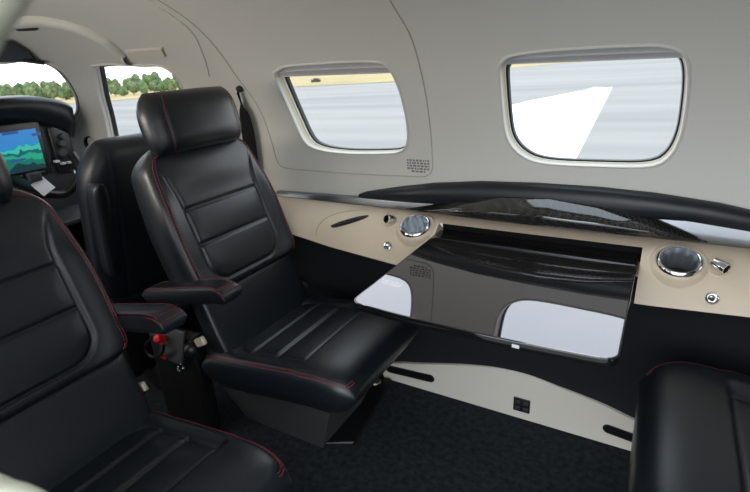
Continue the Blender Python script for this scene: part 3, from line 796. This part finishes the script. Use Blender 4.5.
for k in range(8):
    yb = ys + (ye - ys) * (k + .5) / 8
    obj('softkey', rbox((XP + .014, yb, zb - .013), (.006, .018, .008), .002), m_panelgrey, sc)
for (x, y, w, h) in ((8, 133, .05, .010), (34, 134, .03, .010), (16, 160, .05, .008)):
    q = pp(x, y); obj('display_readout', rbox((XP + .0145, q[1], q[2]), (.001, w, h), 0), mat('readout', (.02, .05, .12), .4, emit=((.03, .10, .35), .6)), so)
ya, yb2 = pp(49, 140)[1], pp(70, 140)[1]
rs = obj('radio_panel', rbox((XP + .004, (ya + yb2) / 2, (pp(60, 130)[2] + pp(60, 168)[2]) / 2), (.018, yb2 - ya, .17), .01), m_black, ip)
for x, y, r in ((59, 136, .010), (59, 143, .014), (59, 152, .016)):
    q = pp(x, y); obj('radio_knob', lathe([(r, 0), (r, .014), (r * .8, .018), (.0003, .018)], (XP + .012, q[1], q[2]), (1, 0, 0), 20), m_panelgrey, rs)
for x, y in ((54, 161), (60, 163), (66, 162)):
    q = pp(x, y); obj('switch', rbox((XP + .018, q[1], q[2]), (.02, .016, .008), .002), m_white, rs)
yk = thing('control_yoke', 'black control yoke with a pale clipped card below the lit display', 'yoke', pp(42, 190, -1.77))
q = pp(40, 190, -1.77)
obj('column', tube([A(-1.925, q[1], q[2] + .02), A(-1.77, q[1], q[2])], .018, 14), m_black, yk)
obj('grip', tube(spline([q + A(0, -.13, .08), q + A(.01, -.14, .03), q + A(0, -.08, -.03), q + A(0, 0, -.015), q + A(0, .08, -.03), q + A(.01, .14, .03), q + A(0, .13, .10)], 6, False), .015, 12), m_black, yk)
obj('clip_card', rot(rbox(q + A(.03, .0, .0), (.004, .05, .05), .001), q, ry=-.5, rx=.4), m_white, yk, label='pale clipped card')
obj('clip', rbox(q + A(.03, -.02, .05), (.02, .04, .03), .005), m_panelgrey, yk)
# lower pedestal shelf between panel and seats
ps = thing('cockpit_pedestal', 'black shelf unit below the instrument panel beside the cockpit seat', 'console', (-1.88, .9, 0))
obj('shelf', rbox((-1.83, .80, .50), (.20, .62, .02), .006), m_panelgrey, ps)
obj('support', rbox((-1.88, .80, .25), (.05, .55, .50), .01), m_void, ps)
# round air vent on the pillar
vt = thing('pillar_vent', 'round black air vent on the pillar behind the windscreen', 'air vent', S(*hit(90.5, 143)))
c = S(*hit(90.5, 143)); obj('ring', lathe([(.026, -.002), (.028, .004), (.024, .006), (.021, .002)], c, (.35, -1, 0), 28), m_black, vt)
obj('vent_core', lathe([(.022, .002), (.012, -.004), (.0003, -.002)], c, (.35, -1, 0), 24), m_void, vt)
# sun visors, rod and overhead fittings
sv = thing('sun_visor', 'dark tinted sun visor folded up above the windscreen', 'sun visor', S(*hit(15, 48), -.02))
out = [hit(-40, 44), hit(-15, 38), hit(8, 37), hit(20, 42), hit(31, 50), hit(37, 55.5), hit(33, 57.5), hit(10, 57.5), hit(-40, 57)]
obj('visor_blade', prism(spline(out, 5), lambda p, d: S(p[0], p[1], d), -.012, -.016), mat('tinted acrylic', (.02, .022, .028), .2), sv)
obj('visor_rod', tube([S(*hit(x, y), -.02) for x, y in ((-40, 52), (5, 53.5), (25, 55), (46, 58))], [.004, .004, .006, .006], 10), m_black, sv, label='black visor rod')
ov = thing('overhead_vent', 'small dark overhead vent on the cockpit ceiling above the visor', 'air vent', S(*hit(28, 26)))
obj('vent_body', prism(spline([hit(15, 25), hit(22, 23), hit(30, 24.5), hit(38, 28), (hit(30, 29)), hit(18, 29)], 5), lambda p, d: S(p[0], p[1], d), 0, -.006), m_black, ov)
oc = thing('overhead_light', 'pale rectangular light lens in the cockpit ceiling above the side window', 'ceiling light', S(*hit(147, 53)))
obj('lens', prism([hit(126, 50.5), hit(162, 47.5), hit(166, 55), hit(164, 57), hit(131, 59)], lambda p, d: S(p[0], p[1], d), .002, -.006, .002), mat('pale lens', (.66, .63, .55), .5), oc)
obj('frame', tube([S(*hit(*p), -.002) for p in ((126, 50), (163, 47), (167, 56), (131, 60))], .0018, 8, True), m_shell, oc)

# door surround close to the viewer (rounded opening edge)
ds = [(-.20, 1.003), (-.186, .9965), (-.198, .9925), (-.212, .986)]
YD = .10
path = [A(*(lambda q: (q[0], q[2]))(atY(x, y, YD))) for x, y in ((134, -96), (62, -57), (17, -8), (7, 13), (-6, 33), (-18, 52), (-50, 130), (-80, 250), (-70, 385), (-40, 460), (-10, 481), (12, 489), (34, 504), (60, 540), (100, 630))]
P = []
q = spline(path, 6, False)
for i, p in enumerate(q):
    t = q[min(i + 1, len(q) - 1)] - q[max(i - 1, 0)]; t /= np.linalg.norm(t); o = A(t[1], -t[0])
    if o @ (p - A(-.0, .88)) < 0: o = -o
    r = .014
    P.append([A(*(p + o * (r - r * math.cos(a))), 0)[[0, 2, 1]] + A(0, YD + r * math.sin(a), 0) for a in np.linspace(-PI / 2, PI / 2, 10)] + [A(p[0] + o[0] * .06, YD + .012, p[1] + o[1] * .06), A(p[0] + o[0] * .10, YD - .01, p[1] + o[1] * .10)])
tag(obj('door_1', grid(P), m_door, sharp=0), kind='structure')

# ------------------------------------------------------------------ outside
ga, gb = ray(100, 86), ray(600, 51); GN = np.cross(gb, ga); GN /= np.linalg.norm(GN)
HC = 2.0; G0 = EYE - GN * HC
def ground(x, y, lift=0.):
    d = ray(x, y); return EYE + d * ((G0 + GN * lift - EYE) @ GN) / (d @ GN)
gx = np.cross(A(0, 1, 0), GN); gx /= np.linalg.norm(gx); gy = np.cross(GN, gx)
tag(obj('tarmac', grid([[G0 + gx * u + gy * v for v in np.linspace(-900, 900, 10)] for u in np.linspace(-900, 900, 10)]), m_tarmac), kind='structure')
edge = [(-120, 116), (-60, 112), (0, 107), (60, 104), (110, 101), (160, 96), (230, 91), (300, 86.5), (390, 82), (430, 76), (515, 67.5), (590, 61), (660, 55)]
near = [ground(x, y, .04) for x, y in edge]
far = [G0 + GN * .05 + (p - G0) / np.linalg.norm(p - G0) * 1000 for p in near]
tag(obj('grass_field', grid([[p, (p * .9 + f * .1), f] for p, f in zip(near, far)]), m_grass), kind='structure')

# trees beyond the runway
def tree_protos():
    out = []
    for k in range(4):
        rs_ = random.Random(k + 20); parts = []
        for b in range(7):
            bm = bmesh.new(); bmesh.ops.create_icosphere(bm, subdivisions=3, radius=1)
            r = rs_.uniform(.9, 1.5); c = A(rs_.uniform(-1.2, 1.2), rs_.uniform(-1.0, 1.0), rs_.uniform(1.6, 3.9))
            for v in bm.verts:
                d = 1 + .18 * math.sin(5.1 * v.co.x + b) * math.sin(4.3 * v.co.y + k) + .14 * math.sin(9 * v.co.z + 7 * v.co.x) + rs_.uniform(-.09, .09)
                v.co = Vector(tuple(c + A(*v.co) * d * r))
            bm.verts.index_update(); parts.append(([tuple(v.co) for v in bm.verts], [tuple(v.index for v in f.verts) for f in bm.faces])); bm.free()
        out.append((merge(*parts), tube([(0, 0, -.2), (.05, 0, 1.2), (0, .1, 2.6)], [.22, .17, .1], 8)))
    return out
protos = tree_protos(); meshes = {}
random.seed(11)
xs_tree = list(np.arange(-70, 215, 5.0))
def gdist(): return 0
for i, x in enumerate(xs_tree):
    x = x + random.uniform(-1, 1); row = i % 2
    yh = 86 - .07 * (x - 100)
    b = ground(x, yh + (11.5 if row else 8.0) + random.uniform(-.4, .4))
    dist = np.linalg.norm(b - EYE); h = dist / FPX * random.uniform(11.5, 16) * (1.0 if x < 80 else .9)
    k = i % 4; s = h / 4.9
    t = thing('tree', 'leafy green tree in the distant tree line seen through the cockpit windows', 'tree', b - GN * .1, 'trees in the distant tree line')
    t.scale = (s * .78, s * .78, s); t.rotation_euler = (0, 0, random.uniform(0, 6))
    for nm, vf, mt in (('crown', protos[k][0], m_leaf[k % 3]), ('trunk', protos[k][1], m_bark)):
        if (nm, k) not in meshes:
            o = obj(nm, vf, mt); meshes[(nm, k)] = o.data; bpy.data.objects.remove(o)
        o = bpy.data.objects.new(nm, meshes[(nm, k)]); C.objects.link(o); o.parent = t
# pale hangar at the end of the tree line
hb = ground(176, 85.5); hd = np.linalg.norm(hb - EYE); hs = hd / FPX
hg = thing('hangar', 'pale low hangar building at the right end of the tree line', 'building', hb)
obj('wall', rbox(hb + A(0, 0, 2.0 * hs), (14 * hs, 9 * hs, 4.4 * hs), .02), m_build, hg)
obj('roof', prism([(-8 * hs, 0), (8 * hs, 0), (0, 2.2 * hs)], lambda p, d: hb + A(p[0], d, 4.1 * hs + p[1]), -5 * hs, 5 * hs), m_roof, hg)
# vehicle on the grass
vb = ground(316, 82.5); vd = np.linalg.norm(vb - EYE); u = vd / FPX
vh = thing('vehicle', 'small dark vehicle on the dry grass seen through the small window', 'vehicle', vb)
obj('body', rbox(vb + A(0, 0, 1.7 * u), (9 * u, 4 * u, 2.2 * u), .4 * u), m_car, vh)
obj('cab', rbox(vb + A(.6 * u, 0, 3.2 * u), (5 * u, 3.5 * u, 1.6 * u), .5 * u), m_car, vh)
for dx in (-2.8, 2.8):
    for dy in (-1.9, 1.9):
        obj('wheel', lathe([(.0003, -.2 * u), (.75 * u, -.2 * u), (.75 * u, .2 * u), (.0003, .2 * u)], vb + A(dx * u, dy * u, .75 * u), (0, 1, 0), 16), m_tyre, vh)

# wing
wg = thing('airplane_wing', 'white airplane wing stretching away outside the large window', 'wing', (-.8, 1.5, .40))
LE = [atY(590, 91.5, 6.3), atY(512, 105, 4.5), atY(470, 119, 3.4), atY(405, 147, 2.2), atY(330, 178, 1.5)]; TE = [atY(612, 87, 6.3), atY(575, 158, 2.5)]
le = lambda y: A(*[np.interp(y, [p[1] for p in LE[::-1]], [p[k] for p in LE[::-1]]) if k != 1 else y for k in range(3)]); te = lambda y: TE[0] + (TE[1] - TE[0]) * (y - 6.3) / (2.5 - 6.3)
P = []
for y in list(np.linspace(1.5, 6.25, 24)) + [6.30, 6.33]:
    a, b = le(y), te(y); k = 1 if y < 6.28 else (.5 if y < 6.32 else .05); th = .05 * k; row = []
    prof = [(0, 0), (.03, .45), (.12, .8), (.3, 1), (.6, .7), (.85, .28), (1, 0), (.85, -.35), (.6, -.8), (.3, -1), (.1, -.8), (.03, -.4)]
    for c, h in prof: row.append(a * (1 - c) + b * c + A(0, 0, th * h - th * .3))
    row.append(row[0]); P.append(row)
V, Fs = grid(P); Fs.append(tuple((len(P) - 1) * 13 + i for i in range(12))); Fs.append(tuple(range(12)))
obj('wing_panel', (V, Fs), m_wing, wg, sharp=50)
g0, g1 = atY(588, 92.5, 6.2), atY(563, 112.5, 4.6)
def onwing(y, c): a, b = le(y), te(y); return a * (1 - c) + b * c + A(0, 0, -.015 + .05 * np.interp(c, [0, .03, .12, .3, .6, .85, 1], [0, .45, .8, 1, .7, .28, 0]))
obj('aileron_gap', tube([onwing(y, .30 + .22 * (6.2 - y) / 1.5) + A(0, 0, .001) for y in np.linspace(6.2, 4.7, 16)], .010, 6), mat('aileron gap grey', (.35, .35, .33), .7), wg)

# ------------------------------------------------------------------ light
w = bpy.data.worlds.new('sky'); bpy.context.scene.world = w; w.use_nodes = True; nt = w.node_tree; bg = nt.nodes['Background']
tc = nt.nodes.new('ShaderNodeTexCoord'); sep = nt.nodes.new('ShaderNodeSeparateXYZ'); rp = nt.nodes.new('ShaderNodeValToRGB')
nt.links.new(tc.outputs['Generated'], sep.inputs[0]); nt.links.new(sep.outputs['Z'], rp.inputs[0]); nt.links.new(rp.outputs[0], bg.inputs['Color'])
rp.color_ramp.elements[0].position = 0; rp.color_ramp.elements[0].color = (1, 1, 1, 1)
rp.color_ramp.elements[1].position = .6; rp.color_ramp.elements[1].color = (.80, .90, 1, 1)
bg.inputs['Strength'].default_value = 2.9
def area(name, loc, to, sx, sy, e, col=(1, 1, 1)):
    l = bpy.data.lights.new(name, 'AREA'); l.shape = 'RECTANGLE'; l.size = sx; l.size_y = sy; l.energy = e; l.color = col
    o = bpy.data.objects.new(name, l); C.objects.link(o); o.location = loc
    o.rotation_euler = (Vector(to) - Vector(loc)).to_track_quat('-Z', 'Y').to_euler(); return o
area('door_fill_light', (-.25, -.60, .95), (-.95, 1.0, .50), .9, .9, 7.5, (.93, .965, 1))  # added soft lamp outside the doorway, boosts the sky light coming in
area('cabin_wash_light', (-1.25, .10, .93), (-.75, 1.1, .80), .55, .05, 3.6, (1, .90, .78))
area('cockpit_fill_light', (-1.75, .12, .90), (-1.8, .9, 1.06), .3, .05, .6, (1, .96, .9))  # added fill lamp that lifts the dim cockpit ceiling, not a cabin fixture
sc_ = bpy.context.scene
sc_.view_settings.view_transform = 'Standard'; sc_.view_settings.look = 'None'; sc_.view_settings.exposure = .06; sc_.view_settings.gamma = 1
sc_.view_settings.use_curve_mapping = False
sc_.cycles.use_denoising = True; sc_.cycles.max_bounces = 12; sc_.cycles.diffuse_bounces = 6; sc_.cycles.transparent_max_bounces = 16; sc_.cycles.caustics_reflective = False
